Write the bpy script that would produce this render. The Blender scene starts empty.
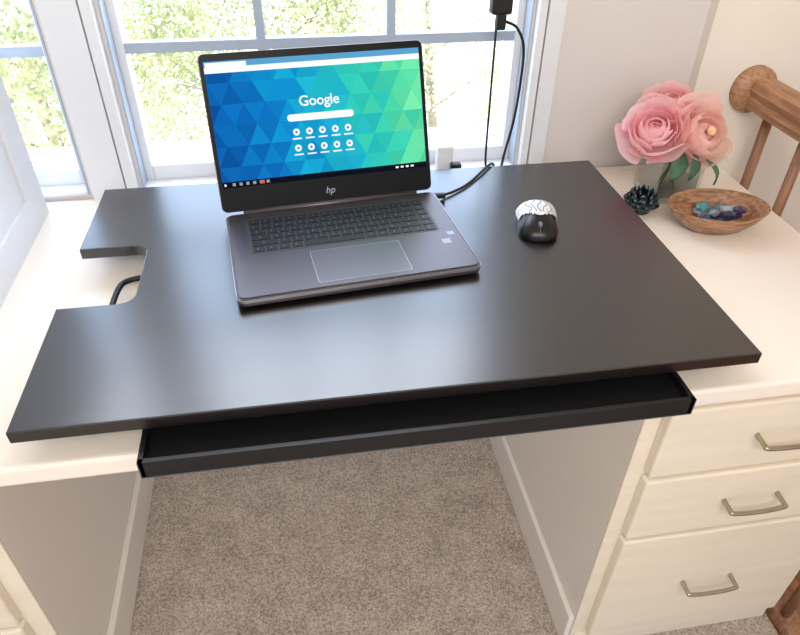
import bpy, bmesh, math, random
from mathutils import Vector, Matrix
random.seed(7)
scene=bpy.context.scene
col=scene.collection
ZS=0.82   # board top is 0.82 m above the floor; geometry below is authored relative to it

# ------------------------------------------------------------------ materials
def lin(c):
    return tuple(((v/255)/12.92 if v/255<=0.04045 else ((v/255+0.055)/1.055)**2.4) for v in c)
def mat(name,rgb,rough=0.5,metal=0.0,var=0.0,vscale=8,bump=0.0,bscale=200,spec=0.5,trans=0.0,ior=1.45,emit=0.0,coat=0.0,stretch=None,rgb2=None,transl=0.0,coatr=.2):
    m=bpy.data.materials.new(name);m.use_nodes=True
    nt=m.node_tree;b=nt.nodes['Principled BSDF']
    c=lin(rgb)+(1,)
    b.inputs['Base Color'].default_value=c
    b.inputs['Roughness'].default_value=rough;b.inputs['Metallic'].default_value=metal
    b.inputs['IOR'].default_value=ior
    b.inputs['Specular IOR Level'].default_value=spec
    b.inputs['Transmission Weight'].default_value=trans
    b.inputs['Coat Weight'].default_value=coat;b.inputs['Coat Roughness'].default_value=coatr
    if emit>0:
        b.inputs['Emission Color'].default_value=c;b.inputs['Emission Strength'].default_value=emit
    if var>0 or bump>0 or rgb2:
        tc=nt.nodes.new('ShaderNodeTexCoord');mp=nt.nodes.new('ShaderNodeMapping')
        nt.links.new(tc.outputs['Object'],mp.inputs[0])
        if stretch: mp.inputs['Scale'].default_value=stretch
    cs=None
    if var>0 or rgb2:
        n=nt.nodes.new('ShaderNodeTexNoise');n.inputs['Scale'].default_value=vscale;n.inputs['Detail'].default_value=5
        nt.links.new(mp.outputs[0],n.inputs['Vector'])
        r=nt.nodes.new('ShaderNodeValToRGB')
        c2=lin(rgb2)+(1,) if rgb2 else tuple(v*(1-var) for v in c[:3])+(1,)
        r.color_ramp.elements[0].position=0.35;r.color_ramp.elements[1].position=0.65
        r.color_ramp.elements[0].color=c2;r.color_ramp.elements[1].color=c
        nt.links.new(n.outputs['Fac'],r.inputs[0]);nt.links.new(r.outputs[0],b.inputs['Base Color']);cs=r.outputs[0]
    if bump>0:
        n2=nt.nodes.new('ShaderNodeTexNoise');n2.inputs['Scale'].default_value=bscale;n2.inputs['Detail'].default_value=3
        nt.links.new(mp.outputs[0],n2.inputs['Vector'])
        bp=nt.nodes.new('ShaderNodeBump');bp.inputs['Strength'].default_value=bump;bp.inputs['Distance'].default_value=0.002
        nt.links.new(n2.outputs['Fac'],bp.inputs['Height']);nt.links.new(bp.outputs[0],b.inputs['Normal'])
    if transl>0:
        t=nt.nodes.new('ShaderNodeBsdfTranslucent');t.inputs[0].default_value=c
        if cs: nt.links.new(cs,t.inputs[0])
        mx=nt.nodes.new('ShaderNodeMixShader');mx.inputs[0].default_value=transl
        nt.links.new(b.outputs[0],mx.inputs[1]);nt.links.new(t.outputs[0],mx.inputs[2])
        nt.links.new(mx.outputs[0],nt.nodes['Material Output'].inputs[0])
    return m
M={}
M['wall']=mat('wall_paint',(218,212,208),.85,bump=.08,bscale=90,var=.02)
M['wall2']=mat('wall_paint_cream',(234,226,215),.85,bump=.08,bscale=90,var=.02)
M['ceil']=mat('ceiling_paint',(238,236,232),.9,var=.02)
M['trim']=mat('window_trim_white',(226,228,232),.45,var=.02)
M['muntin']=mat('muntin_grey',(168,180,196),.45,var=.02)
M['desk']=mat('desk_white_paint',(242,232,220),.42,var=.03,vscale=5,bump=.05,bscale=50)
M['cab']=mat('cabinet_cream_paint',(236,225,206),.5,var=.06,vscale=3,stretch=(1,4,12),bump=.12,bscale=45)
M['cabside']=mat('cabinet_side_paint',(236,230,222),.55,var=.02)
M['black']=mat('espresso_board',(20,16,16),.26,var=.25,vscale=6,stretch=(1,12,12),bump=.03,bscale=120,spec=.9,coat=.6,coatr=.28)
M['blacktray']=mat('black_tray',(13,13,16),.5,bump=.1,bscale=300)
M['blackedge']=mat('tray_rim',(18,19,22),.42,var=.1)
M['traypin']=mat('tray_edge_band',(92,94,102),.4,var=.1)
M['blackmetal']=mat('black_metal',(22,22,24),.4,metal=.3,var=.1)
M['cable']=mat('cable_rubber',(18,18,18),.55,var=.1)
M['lap']=mat('laptop_ash_aluminium',(92,87,90),.36,metal=.7,var=.04,vscale=30)
M['lapedge']=mat('laptop_edge_silver',(160,156,160),.3,metal=.7,var=.04)
M['deck']=mat('keyboard_well',(66,62,66),.5,var=.05)
M['key']=mat('keycap',(28,27,30),.5,var=.05)
M['legend']=mat('key_legend',(120,120,128),.5,var=.02)
M['pad']=mat('touchpad',(102,98,104),.3,metal=.5,var=.04)
M['stick']=mat('sticker_blue_grey',(150,166,190),.4,var=.1)
M['bezel']=mat('screen_bezel',(8,8,9),.4,var=.05,spec=.2)
M['nickel']=mat('brushed_nickel',(182,172,152),.28,metal=.95,var=.1,vscale=60)
M['petal']=mat('rose_pink',(255,208,214),.6,rgb2=(255,226,226),vscale=14,transl=.55)
M['petal2']=mat('rose_peach',(255,216,212),.6,rgb2=(255,234,224),vscale=14,transl=.55)
M['heart']=mat('rose_heart',(250,214,160),.7,rgb2=(240,186,150),vscale=60)
M['leaf']=mat('leaf_green',(58,100,80),.5,rgb2=(104,142,108),vscale=20,transl=.15)
M['stem']=mat('stem_green',(112,146,98),.5,var=.1)
M['teal']=mat('dark_teal_glass',(8,40,48),.10,rgb2=(4,18,28),vscale=30,coat=.5,coatr=.03)
M['mwhite']=mat('mouse_white',(228,228,231),.35,rgb2=(198,200,206),vscale=220)
M['mblack']=mat('mouse_black',(14,14,16),.3,var=.1)
M['mgrey']=mat('mouse_pattern_grey',(124,126,134),.4,var=.2,vscale=120)
M['white_plastic']=mat('white_plastic',(224,226,228),.4,var=.02)
def thinglass(name,tint,k):
    m=bpy.data.materials.new(name);m.use_nodes=True;nt=m.node_tree;nt.nodes.clear();L=nt.links.new
    o=nt.nodes.new('ShaderNodeOutputMaterial');t=nt.nodes.new('ShaderNodeBsdfTransparent');t.inputs[0].default_value=tint
    g=nt.nodes.new('ShaderNodeBsdfGlossy');g.inputs['Roughness'].default_value=.03
    lw=nt.nodes.new('ShaderNodeLayerWeight');lw.inputs[0].default_value=.35
    mu=nt.nodes.new('ShaderNodeMath');mu.operation='MULTIPLY_ADD';mu.inputs[1].default_value=k;mu.inputs[2].default_value=.04
    mx=nt.nodes.new('ShaderNodeMixShader')
    L(lw.outputs['Facing'],mu.inputs[0]);L(mu.outputs[0],mx.inputs[0]);L(t.outputs[0],mx.inputs[1]);L(g.outputs[0],mx.inputs[2]);L(mx.outputs[0],o.inputs[0]);return m
M['glass']=thinglass('vase_glass',(.93,.955,.95,1),.45)
M['water']=thinglass('vase_water',(.93,.96,.95,1),.35)
def wood(name,a,b,scale=6,stretch=(1,9,9),rough=.45):
    m=mat(name,a,rough)
    nt=m.node_tree;bs=nt.nodes['Principled BSDF']
    tc=nt.nodes.new('ShaderNodeTexCoord');mp=nt.nodes.new('ShaderNodeMapping');mp.inputs['Scale'].default_value=stretch
    n=nt.nodes.new('ShaderNodeTexNoise');n.inputs['Scale'].default_value=scale;n.inputs['Detail'].default_value=7;n.inputs['Distortion'].default_value=1.2
    r=nt.nodes.new('ShaderNodeValToRGB');r.color_ramp.elements[0].color=lin(b)+(1,);r.color_ramp.elements[1].color=lin(a)+(1,)
    r.color_ramp.elements[0].position=.38;r.color_ramp.elements[1].position=.62
    L=nt.links.new;L(tc.outputs['Object'],mp.inputs[0]);L(mp.outputs[0],n.inputs['Vector']);L(n.outputs['Fac'],r.inputs[0]);L(r.outputs[0],bs.inputs['Base Color'])
    return m
M['oak']=wood('oak_rail',(188,144,110),(156,110,78),8,(9,1,9))
M['oakpost']=wood('oak_baluster',(164,124,96),(134,94,70),8,(9,9,1))
M['bowlwood']=wood('olive_wood',(180,138,106),(128,88,62),14,(1,6,8),.35)
M['floorwood']=wood('wood_floor',(168,114,78),(120,78,50),5,(8,1,1),.35)
def carpet():
    m=mat('carpet_beige',(150,134,122),.95)
    nt=m.node_tree;bs=nt.nodes['Principled BSDF'];L=nt.links.new
    tc=nt.nodes.new('ShaderNodeTexCoord')
    n=nt.nodes.new('ShaderNodeTexNoise');n.inputs['Scale'].default_value=230;n.inputs['Detail'].default_value=4
    n2=nt.nodes.new('ShaderNodeTexNoise');n2.inputs['Scale'].default_value=16;n2.inputs['Detail'].default_value=4
    mx=nt.nodes.new('ShaderNodeMath');mx.operation='MULTIPLY_ADD';mx.inputs[1].default_value=.30
    L(tc.outputs['Object'],n.inputs['Vector']);L(tc.outputs['Object'],n2.inputs['Vector'])
    L(n2.outputs['Fac'],mx.inputs[0]);L(n.outputs['Fac'],mx.inputs[2])
    r=nt.nodes.new('ShaderNodeValToRGB');r.color_ramp.elements[0].position=.46;r.color_ramp.elements[1].position=.84
    r.color_ramp.elements[0].color=lin((140,127,116))+(1,);r.color_ramp.elements[1].color=lin((212,199,186))+(1,)
    L(mx.outputs[0],r.inputs[0]);L(r.outputs[0],bs.inputs['Base Color'])
    bp=nt.nodes.new('ShaderNodeBump');bp.inputs['Strength'].default_value=.7;bp.inputs['Distance'].default_value=.006
    L(n.outputs['Fac'],bp.inputs['Height']);L(bp.outputs[0],bs.inputs['Normal'])
    return m
M['carpet']=carpet()
def wallpaper():
    m=bpy.data.materials.new('screen_wallpaper');m.use_nodes=True;nt=m.node_tree;nt.nodes.clear();L=nt.links.new
    o=nt.nodes.new('ShaderNodeOutputMaterial');e=nt.nodes.new('ShaderNodeEmission');e.inputs['Strength'].default_value=1.0
    a=nt.nodes.new('ShaderNodeAttribute');a.attribute_name='Col';L(a.outputs['Color'],e.inputs[0]);L(e.outputs[0],o.inputs[0]);return m
M['wallpaper']=wallpaper()
def emis(name,rgb,s=1.0):
    m=bpy.data.materials.new(name);m.use_nodes=True;nt=m.node_tree;nt.nodes.clear()
    o=nt.nodes.new('ShaderNodeOutputMaterial');e=nt.nodes.new('ShaderNodeEmission');e.inputs[0].default_value=lin(rgb)+(1,);e.inputs[1].default_value=s
    nt.links.new(e.outputs[0],o.inputs[0]);return m
M['px_white']=emis('screen_white',(250,252,255));M['px_bar']=emis('screen_tabbar',(90,160,205));M['px_dark']=emis('screen_taskbar',(16,22,34),.8)
M['px_grey']=emis('screen_grey',(150,160,170));M['px_blue']=emis('screen_icon_blue',(70,130,240));M['px_red']=emis('screen_icon_red',(220,90,70))

# ------------------------------------------------------------------ geometry helpers
def newobj(name,verts,faces,mt=None,smooth=False):
    me=bpy.data.meshes.new(name);me.from_pydata([tuple(v) for v in verts],[],faces);me.update()
    ob=bpy.data.objects.new(name,me);col.objects.link(ob)
    if mt: me.materials.append(M[mt] if isinstance(mt,str) else mt)
    if smooth:
        for p in me.polygons:p.use_smooth=True
    return ob
def box(name,x0,x1,y0,y1,z0,z1,mt,bev=0.0,seg=2,X=None):
    v=[(x,y,z) for x in (x0,x1) for y in (y0,y1) for z in (z0,z1)]
    f=[(0,1,3,2),(4,6,7,5),(0,4,5,1),(2,3,7,6),(0,2,6,4),(1,5,7,3)]
    ob=newobj(name,v,f,mt)
    if bev>0:
        bm=bmesh.new();bm.from_mesh(ob.data)
        bmesh.ops.bevel(bm,geom=bm.edges[:],offset=bev,segments=seg,profile=.5,affect='EDGES')
        bm.to_mesh(ob.data);bm.free()
    if X: ob.data.transform(X)
    return ob
def multi(name,boxes,mt,X=None):
    V=[];F=[]
    for (x0,x1,y0,y1,z0,z1) in boxes:
        n=len(V);V+=[(x,y,z) for x in (x0,x1) for y in (y0,y1) for z in (z0,z1)]
        F+=[tuple(n+i for i in f) for f in ((0,1,3,2),(4,6,7,5),(0,4,5,1),(2,3,7,6),(0,2,6,4),(1,5,7,3))]
    ob=newobj(name,V,F,mt)
    if X: ob.data.transform(X)
    return ob
def smoothpath(pts,n=8):
    P=[Vector(p) for p in pts];out=[]
    Q=[P[0]*2-P[1]]+P+[P[-1]*2-P[-2]]
    for i in range(1,len(Q)-2):
        for k in range(n):
            t=k/n;a,b,c,d=Q[i-1],Q[i],Q[i+1],Q[i+2]
            out.append(.5*((2*b)+(c-a)*t+(2*a-5*b+4*c-d)*t*t+(3*b-a-3*c+d)*t**3))
    out.append(P[-1]);return out
def tube(name,pts,r,mt,n=8,sm=True,seg=10,rs=None,X=None):
    P=smoothpath(pts,n) if sm else [Vector(p) for p in pts]
    V=[];F=[];up=None
    for i,p in enumerate(P):
        d=(P[min(i+1,len(P)-1)]-P[max(i-1,0)]).normalized()
        if up is None:
            up=Vector((0,0,1)) if abs(d.z)<.9 else Vector((1,0,0))
        a=d.cross(up)
        if a.length<1e-4: a=d.cross(Vector((1,0.3,0)))
        a.normalize();b=a.cross(d).normalized();up=b
        rr=rs[min(int(i/len(P)*len(rs)),len(rs)-1)] if rs else r
        for k in range(seg):
            t=2*math.pi*k/seg;V.append(p+a*rr*math.cos(t)+b*rr*math.sin(t))
    for i in range(len(P)-1):
        for k in range(seg):
            k2=(k+1)%seg;F.append((i*seg+k,i*seg+k2,(i+1)*seg+k2,(i+1)*seg+k))
    F.append(tuple(range(seg))[::-1]);F.append(tuple((len(P)-1)*seg+k for k in range(seg)))
    ob=newobj(name,V,F,mt,True)
    if X: ob.data.transform(X)
    return ob
def lathe(name,prof,cx,cy,cz,mt,seg=40,sx=1,sy=1,rot=0,X=None):
    V=[];F=[]
    for (r,z) in prof:
        for k in range(seg):
            t=2*math.pi*k/seg;x=r*math.cos(t)*sx;y=r*math.sin(t)*sy
            V.append((x*math.cos(rot)-y*math.sin(rot),x*math.sin(rot)+y*math.cos(rot),z))
    for i in range(len(prof)-1):
        for k in range(seg):
            k2=(k+1)%seg;F.append((i*seg+k,i*seg+k2,(i+1)*seg+k2,(i+1)*seg+k))
    F.append(tuple(range(seg))[::-1]);F.append(tuple((len(prof)-1)*seg+k for k in range(seg)))
    V=[Vector(v) for v in V]
    if X: V=[X@v for v in V]
    V=[v+Vector((cx,cy,cz)) for v in V]
    return newobj(name,V,F,mt,True)
def prism(name,poly,z0,z1,mt,bev=0.0,X=None):
    bm=bmesh.new();vs=[bm.verts.new((x,y,z0)) for x,y in poly];f=bm.faces.new(vs)
    r=bmesh.ops.extrude_face_region(bm,geom=[f]);
    for g in r['geom']:
        if isinstance(g,bmesh.types.BMVert): g.co.z=z1
    bmesh.ops.recalc_face_normals(bm,faces=bm.faces)
    if bev>0:
        ed=[e for e in bm.edges if abs(e.verts[0].co.z-e.verts[1].co.z)<1e-6]
        bmesh.ops.bevel(bm,geom=ed,offset=bev,segments=2,profile=.5,affect='EDGES')
    if X: bm.transform(X)
    me=bpy.data.meshes.new(name);bm.to_mesh(me);bm.free();ob=bpy.data.objects.new(name,me);col.objects.link(ob);me.materials.append(M[mt]);return ob
def rrect(x0,x1,y0,y1,r,n=5):
    out=[]
    for cx,cy,a in ((x1-r,y1-r,0),(x0+r,y1-r,90),(x0+r,y0+r,180),(x1-r,y0+r,270)):
        for k in range(n+1):
            t=math.radians(a+90*k/n);out.append((cx+r*math.cos(t),cy+r*math.sin(t)))
    return out
def group(name,objs):
    pts=[v.co for o in objs for v in o.data.vertices]
    c=Vector(((min(p.x for p in pts)+max(p.x for p in pts))/2,(min(p.y for p in pts)+max(p.y for p in pts))/2,min(p.z for p in pts)))
    e=bpy.data.objects.new(name,None);e.empty_display_size=.05;e.location=c;col.objects.link(e)
    for o in objs:
        o.parent=e;o.matrix_parent_inverse=Matrix.Translation(-c)
    return e

# ------------------------------------------------------------------ room shell
DZ=-.06   # desk surface
FZ=-.82
YW=.68
wx0,wx1=.045,.80; lx0,lx1=-.81,-.055; wz0,wz1=-.052,1.25; T=.84
bxs=[(-1.7,lx0,YW,T,FZ,1.8),(lx1,wx0,YW,T,wz0,wz1),(wx1,1.15,YW,T,FZ,1.8),
     (lx0,wx1,YW,T,FZ,wz0),(lx0,wx1,YW,T,wz1,1.8)]
multi('wall_back',bxs,'wall')
box('wall_hall',1.15,2.4,.655,T,FZ,1.8,'wall2')
box('wall_left',-1.82,-1.7,-2.6,T,FZ,1.8,'wall')
box('wall_right',2.4,2.52,-2.6,T,FZ,1.8,'wall2')
box('floor',-1.82,1.264,-2.6,T,FZ-.08,FZ,'carpet')
box('floor_hall',1.264,2.52,-2.6,T,FZ-.08,FZ-.002,'floorwood')
box('ceiling',-1.82,2.52,-2.6,T,1.8,1.88,'ceil')
box('baseboard_back',-.08,.80,YW-.014,YW,FZ,FZ+.1,'trim',.003)
box('baseboard_hall',1.32,2.4,.641,.655,FZ,FZ+.1,'trim',.003)
def window(name,a,b):
    o=[];y0,y1=.715,.75;fz0=wz0;s=.018
    o.append(box('stile_left',a,a+s,y0,y1,fz0,wz1,'trim'));o.append(box('stile_right',b-s,b,y0,y1,fz0,wz1,'trim'))
    o.append(box('bottom_rail',a+s,b-s,y0,y0+.022,fz0+.002,fz0+.036,'trim',.003));o.append(box('top_rail',a+s,b-s,y0,y1,wz1-.03,wz1,'trim'))
    w=(b-a-2*s)/3;mm=[]
    for k in (1,2): mm.append((a+s+w*k-.008,a+s+w*k+.008,y0+.004,y0+.022,fz0+.036,wz1-.03))
    hz=[.206,.52,.84]
    o.append(multi('muntins',mm+[(a+s,b-s,y0+.003,y0+.023,z-.009,z+.009) for z in hz],'muntin'))
    o.append(multi('jamb_liner',[(a+.0005,a+.004,YW-.002,y0,fz0,wz1),(b-.004,b-.0005,YW-.002,y0,fz0,wz1)],'muntin'))
    o.append(box('sill',a+.004,b-.004,YW-.004,y0-.001,fz0+.0005,fz0+.006,'trim'))
    o.append(box('outer_sill',a-.03,b+.03,T+.001,T+.07,fz0-.05,fz0+.004,'trim',.004))
    return group(name,o)
window('window_1',wx0,wx1);window('window_2',lx0,lx1)
multi('trim_1',[(wx1+.004,wx1+.018,YW-.022,YW,wz0-.008,wz1+.07),(wx1+.024,wx1+.056,YW-.016,YW,wz0-.008,wz1+.07)],'trim')
multi('trim_2',[(lx1+.008,wx0-.03,YW-.012,YW,wz0-.008,wz1+.07),(wx0-.024,wx0-.006,YW-.022,YW,wz0-.008,wz1+.07)],'trim')
multi('trim_3',[(lx0-.06,wx1+.056,YW-.02,YW,wz1+.071,wz1+.13)],'trim')

# ------------------------------------------------------------------ desk
d=[]
DX0,DX1=-.54,1.256
d.append(box('desk_surface',DX0,DX1,0,.654,DZ-.032,DZ,'desk',.006,3))
def pedestal(x0,x1,px0,px1):
    o=[]
    o.append(box('carcass',x0,x1,.038,.64,FZ+.0,DZ-.032,'cabside',.002))
    o.append(box('face_frame',x0,x1,.032,.040,FZ+.0,DZ-.032,'cab',.002))
    for i,(a,b) in enumerate(((-.258,-.112),(-.420,-.268),(-.758,-.430))):
        o.append(box('drawer_front_%d'%(i+1),px0,px1,.012,.034,a,b,'cab',.005,3))
        zc=(a+b)/2+(.004,.004,.006)[i];xc=(px0+px1)/2-.004
        o.append(tube('drawer_pull_%d'%(i+1),[(xc-.048,.014,zc),(xc-.048,-.008,zc-.002),(xc-.044,-.014,zc-.003),(xc,-.016,zc-.004),(xc+.044,-.014,zc-.003),(xc+.048,-.008,zc-.002),(xc+.048,.014,zc)],.0040,'nickel',n=5))
    o.append(box('plinth',px0-.02,x1,.026,.034,FZ,FZ+.05,'cab',.003))
    return o
d+=pedestal(.812,1.254,.838,1.249)
d+=pedestal(-.53,-.098,-.524,-.126)
d.append(box('kneehole_base_right',.80,.812,.036,.64,FZ,FZ+.105,'cabside',.003))
d.append(box('kneehole_base_left',-.098,-.084,.036,.64,FZ,FZ+.105,'cabside',.003))
d.append(box('back_panel',-.084,.80,.640,.650,FZ+.1,DZ-.032,'cabside'))
d.append(box('back_ledge',DX0,1.148,.654,.676,DZ-.02,DZ,'desk',.002))
group('writing_desk',d)
h=[box('side_panel',-.146,-.128,.17,.632,DZ,.52,'trim',.002),box('side_panel_far',-.52,-.502,.17,.632,DZ,.52,'trim',.002),
   box('top_shelf',-.502,-.146,.17,.632,.50,.52,'trim',.002),box('mid_shelf',-.502,-.146,.18,.62,.2,.215,'trim'),box('bottom_shelf',-.502,-.146,.18,.62,DZ,DZ+.015,'trim'),
   box('back_board',-.502,-.146,.62,.632,DZ,.52,'trim')]
h.append(multi('side_moulding',[(-.128,-.122,.56,.632,DZ,.52),(-.128,-.122,.17,.24,DZ,.52),(-.128,-.122,.24,.56,DZ,.0),(-.128,-.122,.24,.56,.45,.52),(-.128,-.124,.30,.50,.06,.40)],'trim'))
group('desk_hutch',h)

# ------------------------------------------------------------------ standing desk converter
W,D=.9216,.5895
ra=.022
poly=[(-.003,0),(W+.002,0),(W,D),(0,D),(-.002,.385)]
for k in range(7):
    t=math.radians(90-90*k/6);poly.append((.102-ra+ra*math.cos(t),.385-ra+ra*math.sin(t)))
for k in range(7):
    t=math.radians(0-90*k/6);poly.append((.102-ra+ra*math.cos(t),.231+ra+ra*math.sin(t)))
poly.append((-.002,.231))
c=[prism('board',poly,-.018,0,'black',.0015)]
tx0,tx1=.136,.820
c.append(box('keyboard_tray',tx0+.003,tx1-.003,-.034,.17,-.057,-.044,'blacktray',.001))
c.append(multi('tray_rim',[(tx0,tx0+.006,-.038,.17,-.058,-.032),(tx1-.006,tx1,-.038,.17,-.058,-.032),(tx0,tx1,-.038,-.032,-.058,-.032)],'blackedge'))
c.append(multi('tray_edge_band',[(tx0,tx1,-.0388,-.0380,-.058,-.0570),(tx0,tx0+.0012,-.0388,-.038,-.058,-.032),(tx1-.0012,tx1,-.0388,-.038,-.058,-.032)],'traypin'))
c.append(multi('base_frame',[(.16,.80,.20,.24,DZ,DZ+.012),(.16,.80,.52,.56,DZ,DZ+.012),(.16,.20,.20,.56,DZ,DZ+.012),(.76,.80,.20,.56,DZ,DZ+.012),
   (.20,.23,.22,.54,DZ+.012,-.018),(.73,.76,.22,.54,DZ+.012,-.018),(.16,.20,.05,.20,-.042,-.018),(.76,.80,.05,.20,-.042,-.018)],'blackmetal'))
c.append(tube('release_lever',[(.20,.345,-.036),(.105,.348,-.036),(.070,.343,-.037),(.058,.325,-.038),(.054,.27,-.04),(.054,.215,-.04)],.0045,'blackmetal',n=6))
group('standing_desk_converter',c)

# ------------------------------------------------------------------ laptop
TH=.1066;LX=Matrix.Translation((.2483,.1896,0))@Matrix.Rotation(TH,4,'Z')
LW,LD=.360,.245
l=[]
l.append(prism('base',rrect(0,LW,0,LD,.012),.004,.0165,'lap',.002,X=LX))
l.append(prism('base_edge',rrect(-.0006,LW+.0006,-.0006,LD,.012),.0105,.0150,'lapedge',0,X=LX))
l.append(prism('deck',rrect(.003,LW-.003,.003,LD-.004,.010),.0165,.0180,'lap',.0008,X=LX))
l.append(multi('feet',[(.03,.33,.015,.025,0,.004),(.03,.33,.21,.22,0,.004)],'cable',X=LX))
l.append(prism('keyboard_well',rrect(.030,.329,.112,.218,.004),.0180,.0183,'deck',0,X=LX))
l.append(multi('speaker_grille',[(.035,.322,.2235+.004*i,.2248+.004*i,.0180,.0183) for i in range(3)],'deck',X=LX))
keys=[];leg=[]
rows=6;kx0,kx1=.033,.326;ky0,ky1=.115,.215
rh=(ky1-ky0)/rows
for r_ in range(rows):
    y0=ky0+r_*rh
    if r_==0: ws=[1,1,1,1,5,1,1,1,1,1,1]
    elif r_==1: ws=[2.2]+[1]*10+[2,1]
    elif r_==2: ws=[1.7]+[1]*11+[1.6,1]
    elif r_==3: ws=[1.4]+[1]*12+[1.3,1]
    elif r_==4: ws=[1]*13+[1.7,1]
    else: ws=[1]*15
    s=sum(ws);x=kx0
    for w_ in ws:
        ww=w_/s*(kx1-kx0);keys.append((x+.0014,x+ww-.0014,y0+.0014,y0+rh-.0014,.0183,.0193))
        cx=x+ww*.45;cy=y0+rh*.55
        if w_<5: leg.append((cx-.0012,cx+.0010,cy-.0012,cy+.0014,.0193,.01935))
        x+=ww
l.append(multi('keys',keys,'key',X=LX));l.append(multi('key_legends',leg,'legend',X=LX))
l.append(prism('touchpad_border',rrect(.116,.256,.014,.099,.004),.0180,.0183,'lapedge',0,X=LX))
l.append(prism('touchpad',rrect(.1170,.255,.015,.098,.004),.0183,.0185,'pad',0,X=LX))
l.append(multi('sticker_1',[(.322,.336,.070,.084,.0180,.0183)],'stick',X=LX))
l.append(multi('sticker_2',[(.337,.348,.094,.104,.0180,.0183)],'stick',X=LX))
l.append(tube('hinge',[(.03,.2465,.0155),(.329,.2465,.0155)],.0065,'lap',sm=False,X=LX))
tl=.3659
Lm=LX@Matrix.Translation((0,LD,.018))@Matrix(((1,0,0,0),(0,math.sin(tl),-math.cos(tl),0),(0,math.cos(tl),math.sin(tl),0),(0,0,0,1)))
LH=.248
l.append(prism('lid_shell',rrect(-.004,LW-.002,.002,LH,.010),-.006,-.0005,'lapedge',.0012,X=Lm))
l.append(prism('lid_bezel',rrect(-.0028,LW-.0032,.003,LH-.001,.009),-.0005,.0006,'bezel',0,X=Lm))
sx0,sx1,sy1=.0035,.3505,LH-.012;sy0=sy1-.194
def q(name,x0,x1,y0,y1,z,mt): return newobj(name,[Lm@Vector(p) for p in ((x0,y0,z),(x1,y0,z),(x1,y1,z),(x0,y1,z))],[(0,1,2,3)],mt)
rn=random.Random(11);GX,GY=11,6
def gp(i,j):
    i0=max(0,min(1,(i-.5+(.5 if j%2 else 0))/ (GX-1)));return [i0,j/GY]
stops=[(0,(12,84,158)),(.2,(14,112,188)),(.4,(18,150,204)),(.55,(32,178,200)),(.72,(48,194,176)),(.88,(80,212,160)),(1,(116,226,168))]
def ramp(t):
    t=max(0,min(1,t))
    for (a,ca),(b,cb) in zip(stops,stops[1:]):
        if t<=b:
            f_=(t-a)/(b-a);return tuple(ca[k]+(cb[k]-ca[k])*f_ for k in range(3))
    return stops[-1][1]
SV=[];SF=[];SC=[]
def tri(*p):
    n=len(SV)
    for u,v in p: SV.append(Lm@Vector((sx0+(sx1-sx0)*u,sy0+(sy1-sy0)*v,.0009)))
    cu=sum(a[0] for a in p)/3;cv=sum(a[1] for a in p)/3
    t=cu*.92+.08*cv+rn.uniform(-.09,.09);c_=ramp(t);b_=rn.uniform(.90,1.12)
    SF.append((n,n+1,n+2));SC.append(tuple(min(1,x) for x in (v*b_ for v in lin(c_))))
for j in range(GY):
    for i in range(GX+1):
        a,b=gp(i,j),gp(i+1,j);c2,d2=gp(i,j+1),gp(i+1,j+1)
        if j%2==0: tri(a,b,c2);tri(b,d2,c2)
        else: tri(a,b,d2);tri(a,d2,c2)
    if j%2==0: tri((0,j/GY),gp(0,j+1),(0,(j+1)/GY))
    else: tri((0,j/GY),gp(0,j),(0,(j+1)/GY))
scr=newobj('screen',SV,SF,'wallpaper')
ca_=scr.data.color_attributes.new('Col','FLOAT_COLOR','CORNER')
for i,p in enumerate(scr.data.polygons):
    for li in p.loop_indices: ca_.data[li].color=SC[i]+(1,)
l.append(scr)
l.append(q('tab_strip',sx0,sx1,sy1-.009,sy1,.0011,'px_bar'))
l.append(q('address_bar',sx0,sx1-.0,sy1-.0175,sy1-.009,.0012,'px_white'))
l.append(q('tab',sx0+.002,sx0+.065,sy1-.009,sy1-.002,.0013,'px_white'))
l.append(q('task_bar',sx0,sx1,sy0,sy0+.0095,.0011,'px_dark'))
def disc(cx,cy,r,z,n=20): return [Lm@Vector((cx+r*math.cos(2*math.pi*k/n),cy+r*math.sin(2*math.pi*k/n),z)) for k in range(n)]
V=[];F=[]
def add(vs):
    n=len(V);V.extend(vs);F.append(tuple(range(n,n+len(vs))))
cxm=.1765
for j in range(2):
    for i in range(5): add(disc(cxm+(i-2)*.0215,LH-.128-.0255*j,.0055,.0012))
l.append(newobj('shortcut_icons',V,F,'px_white'))
V=[];F=[]
for j in range(2):
    for i in range(5): add(disc(cxm+(i-2)*.0215,LH-.128-.0255*j,.0022,.0013,12))
l.append(newobj('shortcut_glyphs',V,F,'px_blue'))
V=[];F=[]
def addr(x0,x1,y0,y1,z): add([Lm@Vector(p) for p in ((x0,y0,z),(x1,y0,z),(x1,y1,z),(x0,y1,z))])
for j in range(2):
    for i in range(5): addr(cxm+(i-2)*.0215-.0075,cxm+(i-2)*.0215+.0075,LH-.1395-.0255*j,LH-.1373-.0255*j,.0012)
for k in range(4): addr(sx0+.003+.0,sx0+.006,sy0+.003,sy0+.0065,.0013)
for k in range(4): addr(sx1-.055+.009*k,sx1-.050+.009*k,sy0+.003,sy0+.006,.0013)
l.append(newobj('screen_labels',V,F,'px_white'))
V=[];F=[]
for k in range(6): addr(sx0+.016+.011*k,sx0+.021+.011*k,sy0+.0025,sy0+.0072,.0013)
l.append(newobj('taskbar_icons',V,F,'px_grey'))
V=[];F=[];addr(sx0+.062,sx0+.068,sy0+.002,sy0+.0078,.0014);l.append(newobj('taskbar_red_icon',V,F,'px_red'))
V=[];F=[];add([Lm@Vector((x,y,.0012)) for x,y in rrect(cxm-.055,cxm+.055,LH-.111,LH-.100,.005)])
l.append(newobj('search_field',V,F,'px_white'))
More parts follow.
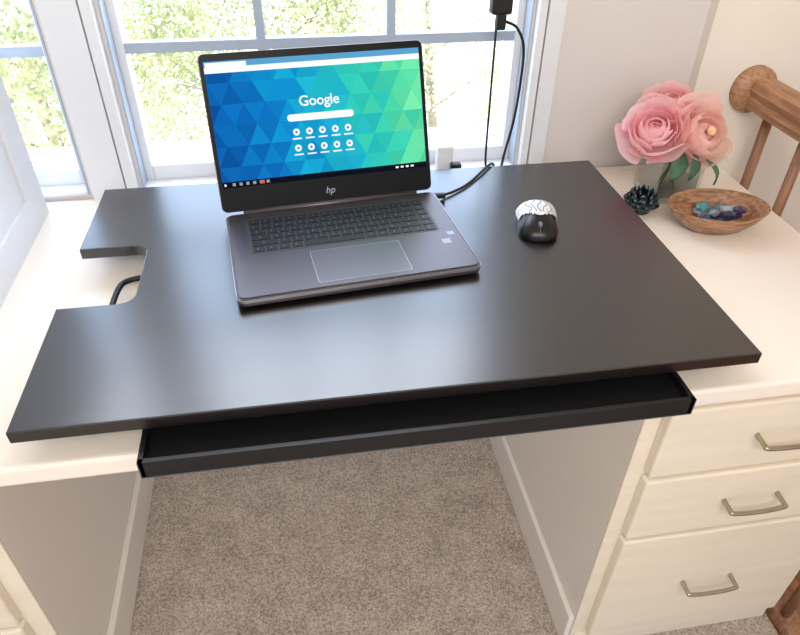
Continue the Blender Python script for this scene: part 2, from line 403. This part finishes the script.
def text(name,s,size,cx,cy,z,mt,bold=.0,shear=0):
    cu=bpy.data.curves.new(name,'FONT');cu.body=s;cu.size=size;cu.align_x='CENTER';cu.offset=bold;cu.shear=shear
    ob=bpy.data.objects.new(name,cu);col.objects.link(ob)
    bpy.context.view_layer.update()
    me=bpy.data.meshes.new_from_object(ob.evaluated_get(bpy.context.evaluated_depsgraph_get()))
    col.objects.unlink(ob);bpy.data.objects.remove(ob)
    o2=bpy.data.objects.new(name,me);col.objects.link(o2);me.materials.clear();me.materials.append(M[mt])
    me.transform(Lm@Matrix.Translation((cx,cy,z)));return o2
l.append(text('logo_text','Google',.0225,cxm,LH-.088,.0013,'px_white',.0003))
l.append(text('maker_mark','hp',.016,.178,.016,.0010,'lapedge',.0001,.25))
group('laptop',l)

# ------------------------------------------------------------------ mouse
def fm(x,y,z,k=1.0):
    waist=1-.14*math.exp(-((y+.1)*2.2)**2)
    hz=.78+.30*math.exp(-((y-.35)*1.6)**2)
    return Vector((x*waist*k,y*(1+(k-1)*.6),(z*hz+.12)*k))
def shape(name,mt,k,cut=None):
    bm=bmesh.new();bmesh.ops.create_uvsphere(bm,u_segments=64,v_segments=36,radius=1)
    for v in bm.verts:
        x,y,z=v.co;p=2.6
        n=(abs(x)**p+abs(y)**p)**(1/p);r=math.hypot(x,y)
        if n>1e-6: x*=r/n;y*=r/n
        z=max(z,-.12)
        v.co=fm(x,y,z,k)
    if cut:
        bmesh.ops.delete(bm,geom=[fc for fc in bm.faces if not cut(fc.calc_center_median())],context='FACES')
    bm.transform(XM)
    me=bpy.data.meshes.new(name);bm.to_mesh(me);bm.free();ob=bpy.data.objects.new(name,me);col.objects.link(ob);me.materials.append(M[mt])
    for p in me.polygons:p.use_smooth=True
    return ob
XM=Matrix.Translation((.733,.352,0))@Matrix.Rotation(-.22,4,'Z')@Matrix.Diagonal((.037,.051,.034,1))
mo=[shape('mouse_body','mblack',1.0),
    shape('mouse_palm_shell','mwhite',1.05,cut=lambda c:c.y>-.40+.4*abs(c.x) and c.z>.38)]
def surf(x,y,lift=1.052):
    p=2.6;n=(abs(x)**p+abs(y)**p)**(1/p);z=math.sqrt(max(0,1-min(.98,n)**2))
    return XM@fm(x,y,z,lift)
for i in range(5):
    x=-.5+.25*i
    pts=[surf(x+.12*math.sin(k*1.9+i*1.3),-.20+.17*k) for k in range(5)]
    mo.append(tube('palm_groove_%d'%(i+1),pts,.0008,'mgrey',n=3,seg=6))
mo.append(tube('scroll_wheel',[surf(-.08,-.66,1.0),surf(.08,-.66,1.0)],.004,'mgrey',sm=False,seg=16))
mo.append(tube('button_split',[surf(0,-.55,1.0),surf(0,-.65,1.0),surf(0,-.75,1.0),surf(0,-.9,1.0)],.0006,'mgrey',n=3,seg=6))
group('computer_mouse',mo)

# ------------------------------------------------------------------ cables, adapters
ca=[box('charger_brick',.710,.748,.642,.668,.262,.322,'cable',.005,3),
    box('charger_neck',.722,.740,.646,.664,.235,.264,'cable',.004,3),
    tube('cord_down',[(.724,.655,.24),(.726,.655,.10),(.728,.652,-.02),(.738,.645,-.052)],.0022,'cable'),
    tube('cord_to_laptop',[(.738,.655,.25),(.765,.655,.235),(.782,.655,.19),(.778,.65,.08),(.764,.645,.0),(.752,.63,-.04),(.735,.61,-.02),(.72,.592,.003),(.66,.52,.0035),(.625,.49,.004),(.592,.470,.006)],.0026,'cable',n=10),
    box('laptop_plug',.582,.602,.463,.472,.004,.013,'cable',.002)]
group('laptop_charger',ca)
pa=[box('adapter_body',.622,.654,.630,.653,DZ,.026,'white_plastic',.004,3),box('adapter_plug',.647,.668,.612,.628,DZ,-.004,'cable',.003,2),
    tube('adapter_cord',[(.668,.620,-.05),(.69,.615,-.056),(.70,.60,-.057)],.0022,'cable')]
group('power_adapter',pa)

# ------------------------------------------------------------------ roses in a vase
def flower(name,c,R,axis,mt,seed):
    rnd=random.Random(seed)
    V=[];F=[];NS,NT=11,9
    layers=[(.16,3,.15,.90,0),(.28,3,.15,.86,.0),(.41,4,.12,.82,.05),(.55,4,.12,.76,.12),(.70,5,.10,.70,.18),(.84,5,.08,.62,.26),(.98,6,.06,.52,.32)]
    for (rr,n,f0,f1,fl_) in layers:
        off=rnd.random()*6.28
        for i in range(n):
            th0=off+2*math.pi*i/n+rnd.uniform(-.25,.25);w=2*math.pi/n*.66*rnd.uniform(.9,1.15)
            r0=R*rr*rnd.uniform(.88,1.10);f1b=f1*rnd.uniform(.90,1.08);base=len(V);wob=rnd.uniform(0,6.28);notch=rnd.uniform(.0,.035);curl=rnd.uniform(.5,1.5)
            for a in range(NT):
                t=a/(NT-1);phi=math.pi*(f0+(f1b-f0)*t)
                for b in range(NS):
                    s=b/(NS-1)*2-1
                    wid=w*(.45+.55*math.sin(min(1,t*1.2)*math.pi*.5))
                    phi2=phi-(.08*s*s*s*s*t+notch*math.exp(-(s*4)**2)*t)*math.pi+.02*math.sin(s*7+wob)*t*t
                    r=r0*(1+fl_*curl*t**3+.045*math.sin(s*5+wob)*t*t+.05*s*t)
                    th=th0+s*wid
                    V.append(Vector((r*math.sin(phi2)*math.cos(th),r*math.sin(phi2)*math.sin(th),-r*math.cos(phi2)*.88)))
            for a in range(NT-1):
                for b in range(NS-1):
                    p=base+a*NS+b;F.append((p,p+1,p+NS+1,p+NS))
    q_=Vector((0,0,1)).rotation_difference(Vector(axis).normalized())
    V=[q_@v+Vector(c) for v in V]
    ob=newobj(name,V,F,mt,True)
    md=ob.modifiers.new('sub','SUBSURF');md.levels=1;md.render_levels=1
    return ob
B1=(.998,.510,.092);A1=(-.35,-.55,.75);B2=(1.088,.495,.084);A2=(.12,-.80,.6);B3=(1.048,.560,.122)
fl=[flower('rose_bloom_1',B1,.052,A1,'petal',1),
    flower('rose_bloom_2',B2,.053,A2,'petal2',2),
    flower('rose_bloom_3',B3,.047,(-.1,-.3,1),'petal',3)]
for i,(cc,ax) in enumerate(((B2,A2),)):
    a=Vector(ax).normalized();fl.append(lathe('rose_heart_%d'%(i+1),[(.0005,.0),(.008,.003),(.009,.008),(.006,.012),(.0005,.013)],*(Vector(cc)+a*.016),'heart',12,X=Vector((0,0,1)).rotation_difference(a).to_matrix().to_4x4()))
def leafm(name,base,tip,w,mt='leaf',droop=.0):
    b=Vector(base);t=Vector(tip);d=t-b;side=d.cross(Vector((0.2,-.6,.8))).normalized();nrm=side.cross(d).normalized()
    V=[];F=[];N=9
    for i in range(N):
        s=i/(N-1);ww=w*math.sin(math.pi*min(1,s*.97+.02))**.8*(1-.25*s);c_=b+d*s+nrm*(.012*math.sin(math.pi*s))-Vector((0,0,droop*s*s))
        V+=[c_-side*ww+nrm*.003,c_,c_+side*ww+nrm*.003]
    for i in range(N-1):
        p=i*3;F+=[(p,p+1,p+4,p+3),(p+1,p+2,p+5,p+4)]
    o=newobj(name,V,F,mt,True);md=o.modifiers.new('s','SOLIDIFY');md.thickness=.0006;return o
fl+=[leafm('leaf_1',(1.045,.488,.062),(1.026,.462,.008),.020),leafm('leaf_2',(1.070,.48,.056),(1.062,.462,.008),.012),
     leafm('leaf_3',(1.092,.47,.045),(1.118,.462,-.004),.008)]
vx,vy,vs=1.074,.545,.045;vb=DZ
for i,(bx,by,tp) in enumerate(((-.015,.01,(1.006,.525,.06)),(.012,-.012,(1.088,.515,.055)),(.0,.018,(1.050,.562,.095)))):
    fl.append(tube('stem_%d'%(i+1),[(vx+bx,vy+by,vb+.012),(vx+bx*.2,vy+by*.2,vb+.07),tp],.0022,'stem'))
bm=bmesh.new()
def sq(s,z): return [bm.verts.new((vx+a*s,vy+b*s,z)) for a,b in ((-1,-1),(1,-1),(1,1),(-1,1))]
A=sq(vs,vb+.0005);B=sq(vs,vb+.100);C=sq(vs-.004,vb+.100);E=sq(vs-.004,vb+.010)
bm.faces.new(A[::-1]);bm.faces.new(E)
for P,Q in ((A,B),(B,C),(C,E)):
    for i in range(4): bm.faces.new((P[i],P[(i+1)%4],Q[(i+1)%4],Q[i]))
bmesh.ops.recalc_face_normals(bm,faces=bm.faces)
bmesh.ops.bevel(bm,geom=bm.edges[:],offset=.0012,segments=2,affect='EDGES')
me=bpy.data.meshes.new('glass_vase');bm.to_mesh(me);bm.free();vo=bpy.data.objects.new('glass_vase',me);col.objects.link(vo);me.materials.append(M['glass'])
fl.append(vo)
fl.append(box('water',vx-vs+.0045,vx+vs-.0045,vy-vs+.0045,vy+vs-.0045,vb+.011,vb+.062,'water'))
group('rose_vase',fl)

def lotus(cx,cy,cz):
    V=[];F=[]
    for (n,r,hh,off) in ((8,.0355,.026,0),(8,.031,.040,.4),(6,.024,.050,.1),(4,.015,.055,.5)):
        for i in range(n):
            th=off+2*math.pi*i/n;u=Vector((math.cos(th),math.sin(th),0));s=Vector((-math.sin(th),math.cos(th),0));k=len(V);NA,NB=6,5
            for a in range(NA):
                t=a/(NA-1);ww=r*.52*math.sin(math.pi*(.12+.86*t))**.9
                for b in range(NB):
                    e=b/(NB-1)*2-1
                    V.append(Vector((cx,cy,cz+.006))+u*(r*(math.sin(t*math.pi*.55))*(1-.22*e*e))+s*(ww*e)+Vector((0,0,hh*.72*t**1.5+.005*e*e)))
            for a in range(NA-1):
                for b in range(NB-1):
                    p=k+a*NB+b;F.append((p,p+1,p+NB+1,p+NB))
    p=newobj('petals',V,F,'teal',True);md=p.modifiers.new('s','SOLIDIFY');md.thickness=.0018
    b=lathe('foot',[(.016,0),(.020,.003),(.014,.009),(.010,.016)],cx,cy,cz,'teal',24)
    return [p,b]
group('lotus_candle_holder',lotus(.991,.480,DZ))

# ------------------------------------------------------------------ oval wooden bowl with stones
bc=(1.10,.405);br=-.12
prof=[(.0,.0),(.045,.0),(.060,.008),(.080,.026),(.093,.046),(.0915,.0475),(.088,.046),(.075,.030),(.056,.014),(.035,.008),(.0,.007)]
prof=[(max(r,.0005),z) for r,z in prof]
group('wooden_bowl',[lathe('bowl_shell',prof,bc[0],bc[1],DZ,'bowlwood',48,1.0,.68,br)])
cols=[(30,96,120),(150,200,212),(86,70,110),(206,206,220),(40,60,90),(96,170,180),(160,142,170)]
for i,c_ in enumerate(cols): M['st%d'%i]=mat('stone_%d'%i,c_,.1,var=.3,vscale=60,coat=.5,trans=.3)
so=[]
rnd=random.Random(5)
for i in range(16):
    a=rnd.uniform(0,6.28);rr=math.sqrt(rnd.random())*.85
    bm=bmesh.new();bmesh.ops.create_icosphere(bm,subdivisions=1,radius=rnd.uniform(.009,.014))
    for v in bm.verts: v.co*=rnd.uniform(.8,1.15)
    x=.050*rr*math.cos(a);y=.030*rr*math.sin(a)
    bm.transform(Matrix.Translation((bc[0]+x*math.cos(br)-y*math.sin(br),bc[1]+x*math.sin(br)+y*math.cos(br),DZ+.021+.009*(i%2)+.006*rr))@Matrix.Diagonal((1.25,.9,.75,1)))
    me=bpy.data.meshes.new('stone');bm.to_mesh(me);bm.free();o=bpy.data.objects.new('stone_%d'%(i+1),me);col.objects.link(o);me.materials.append(M['st%d'%(i%7)]);so.append(o)
group('polished_stones',so)

# ------------------------------------------------------------------ stair railing
RX=1.285;RZ=.105
ry=[]
rot=Matrix.Rotation(math.radians(90),4,'X')
ry.append(lathe('rosette',[(.047,0),(.047,.012),(.043,.018),(.038,.020),(.034,.026),(.0005,.027)],RX-.008,.655,RZ,'oak',40,X=rot))
sec=[(-.026,-.030),(.026,-.030),(.030,-.016),(.024,-.006),(.031,.008),(.026,.022),(.012,.030),(-.012,.030),(-.026,.022),(-.031,.008),(-.024,-.006),(-.030,-.016)]
V=[(RX+x,y,RZ+z) for y in (.632,-1.6) for x,z in sec];n=len(sec)
F=[(i,(i+1)%n,n+(i+1)%n,n+i) for i in range(n)]+[tuple(range(n))[::-1],tuple(range(n,2*n))]
ry.append(newobj('handrail',V,F,'oak'))
y=.585;i=0
while y>-1.55:
    ry.append(tube('baluster_%d'%(i+1),[(RX,y,FZ+.03),(RX,y,FZ+.25),(RX,y,RZ-.2),(RX,y,RZ-.028)],.010,'oakpost',sm=False,seg=16,rs=None));y-=.115;i+=1
ry.append(box('shoe_rail',RX-.018,RX+.03,-1.6,.64,FZ,FZ+.03,'oakpost',.004))
group('stair_railing',ry)

# ------------------------------------------------------------------ outdoors
M['l1']=mat('foliage_yellow_green',(216,212,172),.8,rgb2=(156,168,126),vscale=3,transl=.45)
M['l2']=mat('foliage_green',(188,198,162),.8,rgb2=(216,212,178),vscale=3,transl=.45)
M['bark']=mat('bark',(176,164,154),.9,var=.2)
M['lawn']=mat('pale_lawn',(242,240,232),.95,rgb2=(228,228,204),vscale=.8)
def tree(c,h,R,n,mt,seed):
    rnd=random.Random(seed);o=[];gz=-3.597
    x,y=c
    o.append(tube('trunk',[(x,y,gz),(x,y,gz+.4),(x+.1,y,gz+h*.4),(x-.05,y+.1,gz+h*.9)],.09,'bark',sm=False,rs=[.09,.07,.05,.03]))
    for k in range(6):
        a=rnd.uniform(0,6.28);z0=gz+h*rnd.uniform(.35,.75)
        o.append(tube('branch_%d'%k,[(x,y,z0),(x+R*.4*math.cos(a),y+R*.4*math.sin(a),z0+.3),(x+R*.8*math.cos(a),y+R*.8*math.sin(a),z0+.5)],.012,'bark',seg=6,n=4))
    V=[];F=[];cl=[]
    for k in range(26):
        a=rnd.uniform(0,6.28);rr=R*math.sqrt(rnd.random());cl.append((x+rr*math.cos(a),y+rr*math.sin(a),gz+h*rnd.uniform(.25,1.0),rnd.uniform(.25,.5)))
    for k in range(n):
        cx,cy,cz,cr=cl[k%26];p=Vector((rnd.gauss(0,1),rnd.gauss(0,1),rnd.gauss(0,1))).normalized()*cr*rnd.uniform(.5,1.1)+Vector((cx,cy,cz))
        u=Vector((rnd.gauss(0,1),rnd.gauss(0,1),rnd.gauss(0,1))).normalized();v=u.orthogonal().normalized()*rnd.uniform(.009,.016);u=u*rnd.uniform(.015,.028)
        b=len(V);V+=[p-u,p-v,p+u,p+v];F.append((b,b+1,b+2,b+3))
    o.append(newobj('foliage',V,F,mt));group('tree',o)
tree((-1.3,4.0),4.2,1.1,21000,'l1',1);tree((0.2,4.6),3.6,1.0,17000,'l1',2);tree((1.6,5.4),3.4,1.1,11000,'l2',3);tree((3.3,5.0),3.4,1.1,9000,'l1',4);tree((-3.2,5.0),4.2,1.2,10000,'l2',5)
box('lawn',-20,20,.95,40,-3.7,-3.6,'lawn')

# ------------------------------------------------------------------ lights
w=bpy.data.worlds.new('sky');scene.world=w;w.use_nodes=True;nt=w.node_tree;bg=nt.nodes['Background'];L_=nt.links.new
tc=nt.nodes.new('ShaderNodeTexCoord');sp=nt.nodes.new('ShaderNodeSeparateXYZ');r=nt.nodes.new('ShaderNodeValToRGB')
L_(tc.outputs['Generated'],sp.inputs[0])
mr=nt.nodes.new('ShaderNodeMapRange');mr.inputs['From Min'].default_value=-1;L_(sp.outputs['Z'],mr.inputs[0]);L_(mr.outputs[0],r.inputs[0])
r.color_ramp.elements[0].color=(.96,.90,.83,1);r.color_ramp.elements[1].color=(.56,.73,1.0,1)
r.color_ramp.elements[0].position=.45;r.color_ramp.elements[1].position=.66
L_(r.outputs[0],bg.inputs[0])
m2=nt.nodes.new('ShaderNodeMapRange');m2.inputs['From Min'].default_value=-.3;m2.inputs['From Max'].default_value=.5;m2.inputs['To Min'].default_value=1.2;m2.inputs['To Max'].default_value=5.4
L_(sp.outputs['Y'],m2.inputs[0]);L_(m2.outputs[0],bg.inputs[1])
def area(name,loc,target,sx,sy,e,c=(1,1,1)):
    L=bpy.data.lights.new(name,'AREA');L.shape='RECTANGLE';L.size=sx;L.size_y=sy;L.energy=e;L.color=c
    o=bpy.data.objects.new(name,L);col.objects.link(o);o.location=loc;o.rotation_euler=(Vector(target)-Vector(loc)).to_track_quat('-Z','Y').to_euler();return o
area('desk_fill_outside',(.2,2.2,2.6),(.35,.3,0),3.0,1.2,60,(1.0,.94,.86))  # unseen area lamp added outside above the windows to brighten the desk
area('camera_side_fill',(.3,-1.6,1.7),(.4,0.1,-.2),1.4,1.0,50,(1,.92,.82))  # added fill lamp behind the camera, stands in for bounced room light
S=bpy.data.lights.new('sun','SUN');S.energy=8;S.angle=.02;S.color=(1,.97,.92);so_=bpy.data.objects.new('sun',S);col.objects.link(so_)
so_.rotation_euler=Vector((.25,.45,-1)).to_track_quat('-Z','Y').to_euler();so_.location=(0,0,5)

# ------------------------------------------------------------------ camera
yaw,pit,rol,f=-.1721,.6653,.0164,665.41
fw=Vector((-math.sin(yaw)*math.cos(pit),math.cos(yaw)*math.cos(pit),-math.sin(pit)))
r0=Vector((math.cos(yaw),math.sin(yaw),0));u0=r0.cross(fw)
rr=r0*math.cos(rol)+u0*math.sin(rol);uu=-r0*math.sin(rol)+u0*math.cos(rol)
cam=bpy.data.cameras.new('camera');cam.sensor_fit='HORIZONTAL';cam.sensor_width=36;cam.lens=36*f/800;cam.clip_start=.02
co=bpy.data.objects.new('camera',cam);col.objects.link(co)
mw=Matrix((rr,uu,-fw)).transposed().to_4x4();mw.translation=Vector((.3438,-.5686,.5665));co.matrix_world=mw
scene.camera=co
bpy.context.view_layer.update()
for o in list(scene.objects):
    if o.parent is None:
        m_=o.matrix_world.copy();m_.translation.z+=ZS;o.matrix_world=m_
scene.view_settings.view_transform='Standard'
scene.view_settings.exposure=0.1
